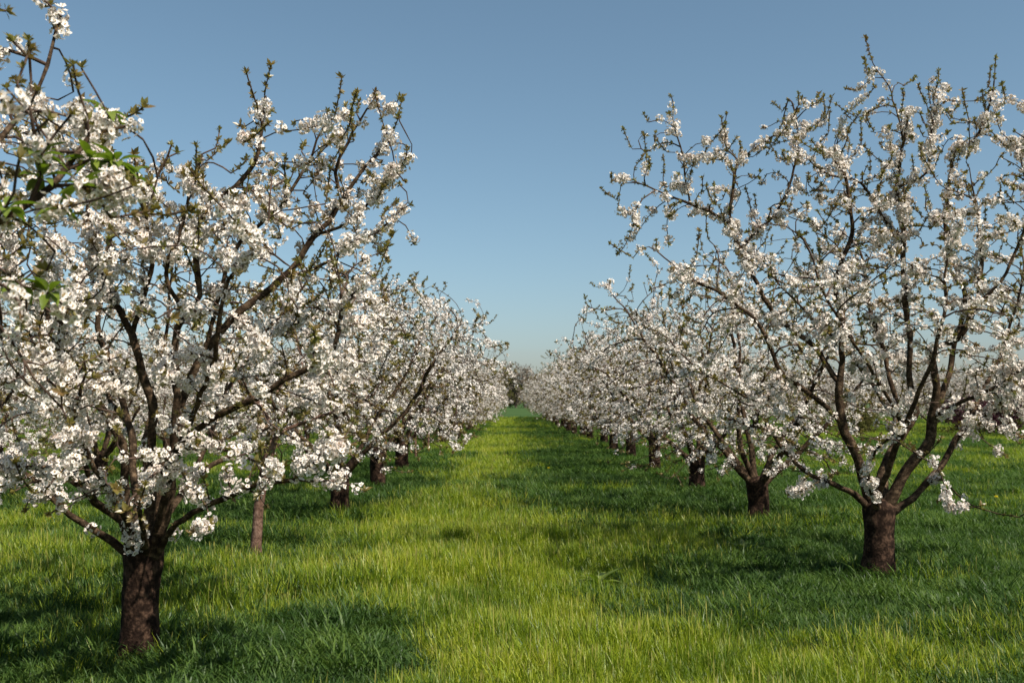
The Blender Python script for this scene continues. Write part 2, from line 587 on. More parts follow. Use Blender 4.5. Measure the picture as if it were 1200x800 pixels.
def trunk_mesh(name, pts, rads, rn, mat, flare=1.35, sides=22, seed=0, roots=5, lump=0.09):
    """a gnarled trunk with root flare and swollen head"""
    c = catmull(pts, 0.035, rn, 0.0015)
    n = len(c)
    t = np.linspace(0, 1, n)
    r = np.interp(t, np.linspace(0, 1, len(rads)), rads)
    a = 2 * math.pi * np.arange(sides) / sides
    V = []
    ph = rn.uniform(0, 6.28)
    for k in range(n):
        h = c[k][2] - c[0][2]
        fl = (flare - 1) * math.exp(-h / 0.10)
        rr = r[k] * (1 + fl * (0.75 + 0.55 * np.cos(roots * a + ph) + .25 * np.cos(3 * a + ph * 2)))
        q = np.stack([np.cos(a) * 2.1 + seed * 7, np.sin(a) * 2.1, np.full(sides, c[k][2] * 6)], 1)
        rr = rr * (1 + lump * 2 * (fbm(q, seed + 40, 3) - .5))
        V.append(np.stack([c[k][0] + rr * np.cos(a), c[k][1] + rr * np.sin(a), np.full(sides, c[k][2])], 1))
    # domed head
    for s, dz in ((.86, .035), (.6, .065), (.25, .08)):
        ring = V[n - 1].copy()
        ring = c[-1] + (ring - c[-1]) * s; ring[:, 2] += dz
        V.append(ring)
    V = np.array(V)
    idx = np.arange(V.shape[0] * sides).reshape(-1, sides)
    i2 = np.roll(idx, -1, axis=1)
    f = np.stack([idx[:-1], i2[:-1], i2[1:], idx[1:]], -1).reshape(-1, 4)
    cap = idx[-1][None]
    return mesh_arrays(name, V.reshape(-1, 3), [f, cap], [mat], smooth=True)

def build_tree(name, sk, trunk_pts, trunk_r, rn, seed, near, bloom_rate, leaf_rate, keep_pieces=0,
               eye=None, bark_mat=None, bloom_r=0.021, loc=(0, 0, 0), zlow=0.55, cl_scale=1.0, trunk_kw={}, big_leaf=None):
    root = empty(name, loc)
    bm_ = bark_mat or M['bark']
    P = np.array(sk.P); par = np.array(sk.par); limb = np.array(sk.limb); shoot = np.array(sk.shoot)
    r = radii(sk)
    n = len(P)
    # main continuation of each node: its thickest child
    mainc = np.zeros(n, bool); best = {}
    for i in range(n):
        p = par[i]
        if p < 0: continue
        key = (r[i] + (1.0 if (limb[i] >= 0 and limb[i] == limb[p]) else 0))
        if p not in best or key > best[p][0]: best[p] = (key, i)
    for k, (q, i) in best.items(): mainc[i] = True
    trunk = obj('trunk', trunk_mesh('trunk', trunk_pts, trunk_r, rn, bm_, seed=seed, **trunk_kw), root)
    for l in range(limb.max() + 1):
        sel = np.nonzero((limb == l) & (par >= 0))[0]
        if not len(sel): continue
        V, Fq = tubes(P, par, r, sel, 10 if near else 7, mainc)
        V = V + (np.stack([fbm(V * 11.0, 3 + a, 2) for a in range(3)], 1) - .5) * 0.020
        obj('limb', mesh_arrays('limb', V, [Fq], [bm_ if bark_mat else M['limb']], smooth=True), trunk)
    thin = np.nonzero((limb < 0) & (par >= 0) & (r < 0.009))[0]
    thick = np.nonzero((limb < 0) & (par >= 0) & (r >= 0.009))[0]
    V1, F1 = tubes(P, par, r, thick, 6, mainc)
    V2, F2 = tubes(P, par, r, thin, 4 if near else 3, mainc)
    crown = obj('crown', mesh_arrays('crown', np.concatenate([V1, V2]), [F1, F2 + len(V1)], [M['twig']], smooth=True), root)
    # flowering spurs along the older wood
    seg = np.nonzero((par >= 0) & (shoot == 0) & (r < bloom_r) & (P[:, 2] > zlow))[0]
    L = np.linalg.norm(P[seg] - P[par[seg]], axis=1)
    cl = fbm(P[seg] * 3.4, seed + 60, 2)
    lam = bloom_rate * L * np.clip((cl - .40) * 6.0, 0.06, 1.6) * np.clip((P[seg, 2] - zlow) / .35, .3, 1)
    cnt = rn.poisson(lam)
    idx = np.repeat(seg, cnt)
    m = len(idx)
    t = rn.uniform(0, 1, (m, 1))
    pos = P[idx] * t + P[par[idx]] * (1 - t)
    out = unit(rn.normal(0, 1, (m, 3)) + np.array([0, 0, .35]))
    pos = pos + out * (r[idx][:, None] + rn.uniform(.004, .024, (m, 1)))
    rot = frame_from(out, rn.uniform(0, 6.28, m))
    sc = rn.uniform(.72, 1.22, m) * cl_scale
    T = CL_NEAR if near else CL_FAR
    pick = rn.integers(0, len(T), m)
    stuff = np.ones(m, bool)
    if keep_pieces:
        wpos = pos + np.array(loc)
        inside = np.abs(wpos[:, 0] / np.maximum(wpos[:, 1], .1) + 0.0) < 0.53
        dist = np.linalg.norm(wpos - np.array([0, 0, CAM_H]), axis=1) + np.where(inside, 0, 50)
        near_ids = np.argsort(dist)[:keep_pieces]
        stuff[near_ids] = False
        tm = CLUSTER_MESHES()
        for i in near_ids:
            o = obj('blossom_cluster', tm[pick[i]], crown)
            R = rot[i] * sc[i]
            mw = Matrix.Identity(4)
            for a in range(3):
                for b in range(3): mw[a][b] = R[a, b]
                mw[a][3] = pos[i][a]
            o.matrix_local = mw
    if stuff.any():
        V, Fc, Mi = stamp(T, pick[stuff], pos[stuff], rot[stuff], sc[stuff])
        obj('blossom', mesh_arrays('blossom', V, [Fc], [M['petal'], M['calyx']], Mi), crown, 'stuff')
    # opening leaves: on every bare shoot, and here and there between the flowers
    ss = np.nonzero((shoot == 1))[0]
    s2 = rn.choice(seg, size=int(leaf_rate * len(seg)))
    tipm = np.ones(n, bool); tipm[par[par >= 0]] = False
    s3 = np.nonzero(tipm)[0]
    bi = np.concatenate([ss, ss, s2, s3, s3])
    t = rn.uniform(0, 1, (len(bi), 1)); t[-2 * len(s3):] = 1
    bp = P[bi] * t + P[np.maximum(par[bi], 0)] * (1 - t)
    dd = unit(P[bi] - P[np.maximum(par[bi], 0)]) * .7 + rn.normal(0, .55, (len(bi), 3)); dd[:, 2] += .3
    dd[-2 * len(s3):] *= np.array([1, 1, 1]); dd[-2 * len(s3):, 2] += .4
    rot = frame_from(dd, rn.uniform(0, 6.28, len(bi)))
    pk = np.where(np.arange(len(bi)) < 2 * len(ss), rn.integers(0, 4, len(bi)), rn.integers(0, len(BUDS), len(bi)))
    V, Fc, Mi = stamp(BUDS, pk, bp, rot, rn.uniform(.6, 1.2, len(bi)) * (1 if near else 1.15))
    obj('foliage', mesh_arrays('foliage', V, [Fc], [M['leaf']], Mi), crown, 'stuff')
    root['n_cluster'] = int(m); root['n_node'] = n
    print(name, 'nodes', n, 'clusters', m, 'leaves', len(bi))
    return root, crown

_cm = []
def CLUSTER_MESHES():
    if not _cm:
        for v, f, m in CL_NEAR:
            _cm.append(mesh_arrays('blossom_cluster', v, [f], [M['petal'], M['calyx']], m))
    return _cm

def cloud_round(lines, rn, per_m, sigma, skip=0.3):
    """attraction points strewn round limb polylines"""
    out = []
    for pts, wgt in lines:
        pts = np.asarray(pts, float)
        seg = np.linalg.norm(np.diff(pts, axis=0), axis=1)
        s = np.concatenate([[0], np.cumsum(seg)])
        n = int(per_m * wgt * s[-1] * (1 - skip))
        t = skip * s[-1] + (1 - skip) * s[-1] * np.sqrt(rn.uniform(0, 1, n) * .9 + .1) ** .9
        p = np.stack([np.interp(t, s, pts[:, k]) for k in range(3)], 1)
        sg = sigma * np.clip(.45 + .55 * t / s[-1], .4, 1.2)
        out.append(p + rn.normal(0, 1, (n, 3)) * sg[:, None])
    return np.concatenate(out)

# ---------------------------------------------------------------- the old tree at the sapling (hand-set limbs)
def hero(name, base_px, Y0, trunk_px, trunk_r, limbs, rn, seed, cloud, per_m, sigma, shoots, bloom, leaf_rate, extra=None,
         keep=300, clip=None, zlow=0.8, kill=0.15, trunk_kw={}):
    b = pix(base_px[0], base_px[1], Y0)
    base = np.array([b[0], Y0, gz(b[0], Y0) - 0.03])
    sk = Skeleton()
    lines = []
    tp = [pix(x, y, Y0 + d) - base for x, y, d in trunk_px]
    tp[0] = np.array([tp[0][0], tp[0][1], 0.0])
    for li, (pts, r0, r1, join, wgt) in enumerate(limbs):
        r0 *= .88
        q = [pix(x, y, Y0 + d) - base for x, y, d in pts]
        j = None
        if join is not None:
            j = nearest_node(sk, q[0], join)
            q[0] = sk.P[j]
        add_limb(sk, q, r0, r1, li, rn, j)
        lines.append((q, wgt))
    A = cloud_round(lines, rn, per_m, sigma)
    if extra is not None:
        e = extra(rn, base)
        A = np.concatenate([A, e])
    keepm = fbm(A * 1.9, seed + 5, 2) > .36
    A = A[keepm]
    if clip is not None: A = A[clip(A + base)]
    A = A[A[:, 2] > zlow]
    colonize(sk, A, rn, d_kill=kill, up=.03)
    add_shoots(sk, rn, shoots, .10, .27)
    root, crown = build_tree(name, sk, tp, trunk_r, rn, seed, True, bloom, leaf_rate, keep, loc=tuple(base), zlow=.52, cl_scale=1.06, trunk_kw=trunk_kw)
    return root, crown

rn = np.random.default_rng(101)
L1 = [  # (pixel x, pixel y, depth offset), start radius, end radius, joined limb, weight
 ([(160,660,0),(128,635,-.06),(100,614,-.12),(72,593,-.2),(48,570,-.26),(20,548,-.3),(-25,530,-.35)], .033, .012, None, .7),
 ([(160,655,-.03),(140,612,-.15),(112,588,-.3),(85,562,-.45),(50,550,-.55),(0,538,-.65),(-40,510,-.7)], .036, .012, None, .8),
 ([(160,650,.02),(150,590,0),(142,520,-.1),(110,462,-.2),(76,440,-.3),(42,400,-.35),(15,340,-.4),(-15,270,-.4)], .042, .012, None, 1),
 ([(172,650,0),(178,590,.0),(181,525,-.05),(180,471,-.1),(167,440,-.15),(155,390,-.2),(135,350,-.25),(115,312,-.3),(104,255,-.3),(112,180,-.3)], .052, .013, None, 1),
 ([(172,655,.03),(188,602,.08),(194,545,.1),(212,470,.15),(240,412,.2),(285,366,.25),(328,328,.3),(366,282,.3),(390,248,.3),(412,214,.3),(442,180,.3)], .048, .012, None, 1),
 ([(178,650,.0),(190,590,-.2),(212,524,-.4),(250,487,-.55),(295,466,-.65),(335,445,-.7),(385,415,-.75),(393,386,-.75),(400,345,-.75)], .036, .010, None, .8),
 ([(176,662,-.02),(200,622,-.18),(235,594,-.35),(272,580,-.5),(306,567,-.6),(345,562,-.65),(354,545,-.68)], .031, .010, None, .35),
 ([(178,655,.05),(198,600,.2),(227,560,.35),(262,538,.5),(300,510,.65),(340,478,.8),(380,440,.9)], .034, .010, None, .9),
 ([(164,650,.08),(160,585,.3),(150,510,.45),(140,450,.55),(126,412,.6),(116,380,.62),(120,320,.65),(132,250,.65)], .045, .012, None, 1),
 ([(176,650,-.05),(200,575,-.14),(206,480,-.22),(206,405,-.25),(216,368,-.3),(235,345,-.3),(228,292,-.35),(245,240,-.35),(288,204,-.35),(307,160,-.35),(310,112,-.35)], .046, .008, None, 1),
 ([(172,648,-.08),(166,606,-.45),(176,566,-.75),(204,536,-.95),(232,520,-1.05)], .026, .008, None, .8),
 ([(164,648,-.08),(140,596,-.5),(112,548,-.85),(92,500,-1.0),(96,450,-1.1)], .026, .008, None, .8),
 # second-order limbs
 ([(392,250,.3),(402,232,.28),(393,205,.25),(408,170,.22),(430,128,.2)], .014, .006, 4, .6),
 ([(328,328,.3),(372,312,.35),(412,290,.4),(445,270,.4),(470,245,.4)], .016, .006, 4, .8),
 ([(366,282,.3),(420,250,.2),(452,215,.15),(482,185,.15)], .013, .005, 4, .6),
 ([(240,412,.2),(262,330,.1),(285,280,.05),(330,240,0),(360,195,0),(378,150,0)], .020, .007, 4, 1),
 ([(216,368,-.3),(196,320,-.35),(210,280,-.4),(222,225,-.45),(238,180,-.45)], .018, .006, 9, .9),
 ([(155,390,-.2),(172,350,-.3),(180,300,-.4),(172,240,-.45),(200,170,-.45)], .018, .006, 3, .9),
 ([(76,440,-.3),(55,370,-.1),(60,300,.0),(45,220,.05),(60,140,.05)], .020, .007, 2, 1),
 ([(212,524,-.4),(240,450,-.7),(258,390,-.9),(270,330,-1.0),(300,290,-1.05)], .020, .007, 5, 1),
 ([(112,588,-.3),(95,520,-.7),(80,460,-.9),(70,400,-1.0),(90,340,-1.05)], .020, .007, 1, 1),
 ([(227,560,.35),(262,470,.9),(290,420,1.2),(330,370,1.35),(360,330,1.4)], .022, .007, 7, 1),
 ([(156,500,.45),(110,440,.9),(60,400,1.2),(30,340,1.35)], .022, .007, 8, 1),
 ([(168,580,.3),(175,480,.9),(190,410,1.2),(200,340,1.35),(210,280,1.4)], .024, .007, 8, 1),
]
OUT_L1 = [(-250, 200), (-100, 150), (0, 95), (60, 60), (120, 140), (170, 195), (215, 175), (245, 165), (285, 120), (310, 95), (328, 150), (350, 125), (385, 112), (450, 105), (478, 125), (490, 180), (494, 260), (495, 380)]
tree_L1, crown_L1 = hero('cherry_tree', (165, 772), 6.1, [(164,772,0),(164,735,0),(165,700,.0),(168,660,0),(168,640,0)],
    [.118, .112, .108, .112, .122], L1, rn, 1, None, 150, .25, 190, 15.0, .45, keep=300, zlow=.92, kill=.155,
    clip=lambda W: under(W, OUT_L1))
tag(tree_L1, 'big old cherry tree with dark trunk standing beside the slim leaning young cherry', 'tree', 'cherry trees in the row with young trees')

# ---------------------------------------------------------------- the wide open tree of the other row
rn = np.random.default_rng(202)
R1 = [
 ([(1020,600,0),(1002,581,-.06),(976,568,-.15),(944,552,-.25),(920,530,-.35),(902,506,-.42),(880,500,-.48),(846,488,-.5)], .038, .012, None, .35),
 ([(1022,592,.02),(1004,540,.0),(988,497,-.05),(984,460,-.08),(986,412,-.1),(988,376,-.1),(980,325,-.1),(998,262,-.1),(985,190,-.1)], .060, .012, None, 1),
 ([(1028,592,.05),(1038,542,.15),(1056,512,.25),(1072,486,.3),(1067,440,.3),(1064,400,.3),(1062,345,.25),(1059,280,.2),(1052,220,.2),(1060,165,.2),(1064,138,.2)], .058, .011, None, 1),
 ([(1036,596,-.02),(1062,550,-.08),(1086,518,-.12),(1094,478,-.15),(1095,430,-.2),(1096,408,-.2),(1124,394,-.25),(1142,360,-.3),(1150,300,-.3),(1142,230,-.3)], .070, .013, None, 1),
 ([(1038,606,.0),(1078,574,.1),(1104,540,.2),(1128,506,.25),(1154,486,.3),(1195,450,.35),(1235,410,.4)], .048, .012, None, .9),
 ([(1030,600,.06),(1040,555,.35),(1050,490,.7),(1040,430,1.0),(1020,360,1.2),(1010,300,1.3)], .050, .012, None, 1),
 ([(1026,598,-.06),(1035,560,-.3),(1060,500,-.65),(1085,440,-.9),(1105,370,-1.05),(1110,310,-1.1)], .044, .011, None, .9),
 ([(988,497,-.05),(955,466,-.2),(916,437,-.35),(902,405,-.4),(884,374,-.45),(852,348,-.5),(815,330,-.5)], .030, .010, 1, .9),
 ([(984,450,-.08),(952,405,.05),(920,380,.15),(902,357,.2),(880,316,.25),(866,290,.25),(855,260,.25),(860,225,.25),(866,190,.25),(905,160,.25)], .034, .009, 1, 1),
 ([(855,260,.25),(830,248,.2),(808,240,.18),(780,228,.15),(745,214,.12)], .017, .006, 8, .9),
 ([(866,290,.25),(905,255,.3),(925,215,.3),(935,160,.3),(928,120,.3)], .016, .006, 8, .9),
 ([(808,240,.18),(802,195,.15),(792,150,.12),(786,112,.12)], .010, .004, 9, .5),
 ([(1095,484,-.15),(1107,455,-.05),(1117,415,0),(1130,345,.05),(1108,280,.05),(1116,190,.05),(1145,158,.05),(1165,95,.05)], .040, .007, 3, 1),
 ([(1094,490,-.15),(1120,476,-.3),(1146,464,-.4),(1185,440,-.5),(1225,420,-.55)], .026, .009, 3, .8),
 ([(1084,566,.1),(1104,562,.0),(1122,580,-.05),(1150,596,-.1),(1195,605,-.15)], .011, .004, 4, .12),
 ([(968,566,-.17),(945,572,-.3),(922,578,-.4)], .008, .004, 0, .08),
 ([(1059,280,.2),(1030,250,.25),(1010,215,.25),(975,205,.25),(950,190,.2)], .018, .006, 2, .9),
 ([(1060,165,.2),(1045,110,.2),(1020,66,.2)], .010, .004, 2, .7),
 ([(1052,225,.2),(1085,200,.1),(1095,150,.05),(1104,105,.05)], .012, .005, 2, .6),
 ([(1142,360,-.3),(1180,320,-.3),(1205,250,-.3),(1195,180,-.3)], .018, .006, 3, 1),
 ([(1128,506,.25),(1160,440,.7),(1185,380,1.0),(1200,310,1.1)], .026, .008, 4, 1),
 ([(1050,490,.7),(1000,420,1.1),(950,370,1.35),(910,330,1.5)], .026, .008, 5, 1),
 ([(1060,500,-.65),(1020,430,-1.0),(985,380,-1.2),(960,330,-1.3)], .022, .007, 6, .9),
 ([(916,437,-.35),(900,470,-.5),(870,462,-.6),(830,440,-.65)], .014, .006, 7, .6),
 ([(1028,594,-.1),(1016,560,-.5),(1026,528,-.85),(1048,508,-1.05)], .032, .008, None, .55),
]
OUT_R1 = [(704, 330), (708, 200), (740, 135), (785, 105), (825, 165), (850, 130), (880, 165), (915, 105), (955, 90), (985, 140), (1015, 58), (1060, 80), (1100, 62), (1140, 110), (1165, 72), (1200, 110), (1260, 160), (1400, 260)]
tree_R1, crown_R1 = hero('cherry_tree', (1030, 677), 8.76, [(1028,677,0),(1030,640,0),(1030,610,0),(1030,594,0)],
    [.148, .134, .126, .136], R1, rn, 2, None, 150, .29, 260, 14.5, .75, keep=300, zlow=.92, kill=.150,
    clip=lambda W: under(W, OUT_R1), trunk_kw=dict(flare=1.3, lump=.13))
tag(tree_R1, 'wide open cherry tree with a short thick dark trunk and long low side branches', 'tree', 'cherry trees in the row of thick trunks')

# ---------------------------------------------------------------- the tree whose leafy branch ends hang in at the edge
rn = np.random.default_rng(303)
L0 = [
 ([(-560,700,2.4),(-420,560,2.5),(-260,430,2.7),(-120,330,2.9),(-10,270,3.1),(60,215,3.25),(105,165,3.4),(150,150,3.5)], .034, .006, None, 1.25),
 ([(-560,700,2.4),(-400,500,2.6),(-230,350,2.9),(-110,260,3.2),(-20,180,3.5),(45,120,3.7),(64,60,3.85),(72,20,3.9)], .030, .005, None, 1.0),
 ([(-560,700,2.4),(-500,480,2.3),(-400,250,2.3),(-260,80,2.4),(-100,-60,2.6)], .050, .012, None, .8),
 ([(-560,700,2.4),(-700,450,2.2),(-850,200,2.1),(-900,0,2.1)], .050, .012, None, .5),
 ([(-560,700,2.4),(-380,560,2.8),(-220,440,3.3),(-90,380,3.8),(-10,345,4.1)], .040, .010, None, .9),
]
def hero_L0():
    X0, Y0 = -2.42, 2.4
    base = np.array([X0, Y0, gz(X0, Y0) - .03])
    sk = Skeleton(); lines = []
    for li, (pts, r0, r1, j, w) in enumerate(L0):
        q = [pix(x, y, d) - base for x, y, d in pts]
        q[0] = np.array([0, 0, .62])
        add_limb(sk, q, r0, r1, li, rn)
        lines.append((q, w))
    A = cloud_round(lines, rn, 150, .20, .45)
    A = A[(A[:, 2] > 1.15)]
    W = A + base
    px = 597 + W[:, 0] / np.maximum(W[:, 1], .3) * F_PX
    A = A[(W[:, 1] > 1.6) & under(W, [(-3000, -3000), (-120, -300), (-30, 20), (5, 75), (30, 80), (50, 20), (75, 0), (85, 95), (130, 118), (150, 135), (185, 190), (200, 300), (205, 420)], 6)]
    colonize(sk, A, rn, d_kill=.13)
    add_shoots(sk, rn, 40, .10, .24)
    root, crown = build_tree('cherry_tree', sk, [np.array([0, 0, 0]), np.array([.01, 0, .3]), np.array([0, 0, .6])], [.115, .105, .115],
                             rn, 3, True, 26, .12, 300, loc=tuple(base), zlow=1.0, bloom_r=.03)
    # fully opened drooping leaves, each a piece of its own
    lv, lf = leaf_blade(.085, .034, .5, .35, 4)
    lm = [mesh_arrays('leaf', lv * np.array([s, s * w, s]), [lf], [M['bigleaf']], smooth=True) for s, w in ((1, 1), (.8, 1.1), (1.1, .9))]
    P = np.array(sk.P) + base
    px = 597 + P[:, 0] / np.maximum(P[:, 1], .3) * F_PX
    spots = [(135,170,3.42),(150,205,3.4),(120,205,3.38),(50,215,3.2),(60,300,3.2),(40,180,3.2),(138,130,3.45),(70,270,3.15),(20,235,3.1),(165,215,3.5),(10,330,3.2),(100,240,3.3)]
    for (x, y, d) in spots:
        c = pix(x, y, d)
        j = int(np.argmin(np.linalg.norm(P - c, axis=1)))
        c = P[j] - base
        for k in range(rn.integers(7, 11)):
            az = rn.uniform(0, 6.28); el = rn.uniform(-.5, .9)
            dvec = np.array([math.cos(az) * math.cos(el), math.sin(az) * math.cos(el), math.sin(el)])
            R = frame_from(np.array([[0, 0, 1.0]]) + rn.normal(0, .35, (1, 3)), np.array([az]))[0]
            x_ = unit(dvec); z_ = unit(np.array([0, 0, 1.0]) - x_ * x_[2]); y_ = np.cross(z_, x_)
            o = obj('leaf', lm[rn.integers(0, 3)], crown)
            p = c + x_ * .012
            o.matrix_local = Matrix(((x_[0], y_[0], z_[0], p[0]), (x_[1], y_[1], z_[1], p[1]), (x_[2], y_[2], z_[2], p[2]), (0, 0, 0, 1)))
    return root
tree_L0 = hero_L0()
tag(tree_L0, 'cherry tree showing only branch ends with large fresh green leaves among white blossom', 'tree', 'cherry trees in the row with young trees')

# ---------------------------------------------------------------- ordinary trees of the rows
def generic(seed, H, R, fork, tr, nl, bloom=9.5, natt=2300, young=False, loc=(0, 0, 0)):
    rn = np.random.default_rng(seed)
    sk = Skeleton()
    a0 = rn.uniform(0, 6.28)
    lid = 0
    for k in range(nl):
        a = a0 + 6.28 * k / nl + rn.uniform(-.3, .3)
        inner = (k % 3 == 2)
        reach = R * (rn.uniform(.3, .5) if inner else rn.uniform(.62, .85))
        top = H * (rn.uniform(.75, .85) if inner else rn.uniform(.55, .75))
        c, s = math.cos(a), math.sin(a)
        pts = [np.array([c * .02, s * .02, fork - .08])]
        for t in (.25, .5, .75, 1.0):
            rr = reach * t ** .85
            zz = fork + (top - fork) * (t ** 1.15)
            b = rn.normal(0, .07)
            pts.append(np.array([c * rr - s * b, s * rr + c * b, zz]))
        ids = add_limb(sk, pts, rn.uniform(.042, .058) * tr / .13, .012, lid, rn)
        lid += 1
    # crown envelope
    A = []
    while len(A) < natt:
        p = rn.uniform(-1, 1, (4000, 3))
        z = (p[:, 2] + 1) / 2
        rad = np.hypot(p[:, 0], p[:, 1])
        ang = np.arctan2(p[:, 1], p[:, 0])
        prof = np.interp(z, [0, .12, .35, .6, .8, 1], [.62, .82, .97, 1.0, .84, .25])
        prof = prof * (1 + .16 * np.sin(ang * 3 + seed) + .1 * np.sin(ang * 5 + 2 * seed))
        ok = (rad < prof) & (rad > prof * .25 * (z > .15))
        q = p[ok] * np.array([R, R, 1]); q[:, 2] = fork - .02 + z[ok] * (H - fork - .06)
        q = q[np.hypot(q[:, 0], q[:, 1]) > np.clip((fork + .35 - q[:, 2]) * 1.6, 0, 1) * .55 * R]
        q = q[fbm(q * 1.5, seed, 2) > .40]
        A.extend(q)
    A = np.array(A[:natt])
    colonize(sk, A, rn, step=.10, d_inf=.8, d_kill=.17, up=.06)
    add_shoots(sk, rn, 110, .08, .24, zbias=1.0)
    tw = [np.array([0, 0, 0.]), np.array([rn.normal(0, .02), 0, fork * .5]), np.array([0, 0, fork])]
    root, crown = build_tree('cherry_tree', sk, tw, [tr * 1.08, tr * .95, tr * 1.05], rn, seed, False, bloom, .5,
                             loc=loc, zlow=fork - .05, cl_scale=1.0, bark_mat=M['young_bark'] if young else None,
                             trunk_kw=dict(sides=16, flare=1.12 if young else 1.3, lump=.05 if young else .1))
    return root
VAR = [generic(11, 3.75, 2.05, .60, .135, 7), generic(12, 3.45, 1.95, .62, .125, 6),
       generic(13, 3.95, 2.15, .58, .14, 7), generic(14, 3.55, 1.85, .66, .12, 6)]
YOUNG = generic(21, 3.0, 1.15, 1.35, .052, 5, 6.0, 700, True)
SLIM = generic(22, 2.6, .85, 1.25, .036, 4, 6.0, 380, True)

used = set()
def place(proto, X, Y, rz, s, label, group, sz=None):
    o = proto if id(proto) not in used else copy_tree(proto)
    used.add(id(proto))
    o.location = (X, Y, gz(X, Y) - .03)
    o.rotation_euler = (0, 0, rz)
    o.scale = (s, s, s * (sz or 1))
    tag(o, label, 'tree', group)
    return o

pr = random.Random(5)
GA = 'cherry trees in the row with young trees'
GB = 'cherry trees in the row of thick trunks'
# row with the young trees
place(YOUNG, -2.50, 9.75, 2.3, 1.0, 'slim leaning young cherry tree with pale brown bark', GA).rotation_euler = (0.0, 0.13, 0.35)
place(VAR[1], -2.30, 13.4, 1.1, 1.04, 'cherry tree second along from the big old one, past the slim leaning young cherry', GA)
place(VAR[3], -2.30, 17.3, 4.0, 1.10, 'cherry tree third along from the big old one in the row with young trees', GA)
place(VAR[0], -2.32, 21.2, 2.6, 1.06, 'cherry tree fourth along from the big old one in the row with young trees', GA)
place(SLIM, -2.42, 25.6, 0.4, 1.0, 'very thin pale trunked young cherry, first of two side by side in the row', GA)
place(SLIM, -2.52, 30.4, 3.4, 1.05, 'very thin pale trunked young cherry, farther of two side by side in the row', GA)
far_lab = 'blossoming cherry tree far along the row with young trees, beyond the thin pale ones'
for k, Y in enumerate(np.arange(34.2, 94, 3.95)):
    place(VAR[k % 4], -2.35 + pr.uniform(-.15, .15), float(Y) + pr.uniform(-.3, .3), pr.uniform(0, 6.28), pr.uniform(.95, 1.08), far_lab, GA)
# row of thick trunks
names = ['second', 'third', 'fourth', 'fifth', 'sixth', 'seventh']
seq = [(2, 0.5, 1.0), (0, 2.2, 1.02), (3, 4.1, 1.06), (1, 5.3, 1.08), (2, 3.0, .98), (0, 0.9, 1.04)]
for k in range(6):
    Y = 13.1 + 4.38 * k
    v, rz, s = seq[k]
    place(VAR[v], 3.30 + pr.uniform(-.08, .08), Y, rz, s, names[k] + ' cherry tree along the row of thick trunks, counted from the wide open tree', GB)
far_lab = 'blossoming cherry tree far along the row of thick trunks, beyond its seventh tree'
for k, Y in enumerate(np.arange(13.1 + 4.38 * 6, 94, 4.38)):
    place(VAR[(k + 3) % 4], 3.3 + pr.uniform(-.15, .15), float(Y) + pr.uniform(-.3, .3), pr.uniform(0, 6.28), pr.uniform(1.0, 1.1), far_lab, GB)
# neighbouring rows seen through the big trees
for k, Y in enumerate(np.arange(15, 62, 4.2)):
    place(VAR[(k + 1) % 4], -8.1 + pr.uniform(-.2, .2), float(Y), pr.uniform(0, 6.28), pr.uniform(.9, 1.0),
          'cherry tree in the next row, behind the row with young trees', 'cherry trees in the next rows')
for k, Y in enumerate(np.arange(22, 62, 4.6)):
    place(VAR[(k + 2) % 4], -13.8 + pr.uniform(-.2, .2), float(Y), pr.uniform(0, 6.28), pr.uniform(.9, 1.0),
          'cherry tree two rows behind the row with young trees', 'cherry trees in the next rows')
for k in range(9):
    place(VAR[(k + 1) % 4], 9.5 + 2.9 * k + pr.uniform(-.4, .4), 49.5 + pr.uniform(-1.0, 1.0), pr.uniform(0, 6.28), pr.uniform(.95, 1.15),
          'pale blossoming tree in the nearer far cross row behind the wide open cherry', 'cherry trees of the far cross row')
for k in range(12):
    place(VAR[k % 4], 12.5 + 2.6 * k + pr.uniform(-.4, .4), 56 + pr.uniform(-1.5, 1.5), pr.uniform(0, 6.28), pr.uniform(.9, 1.1),
          'pale blossoming tree in the far cross row behind the wide open cherry', 'cherry trees of the far cross row')

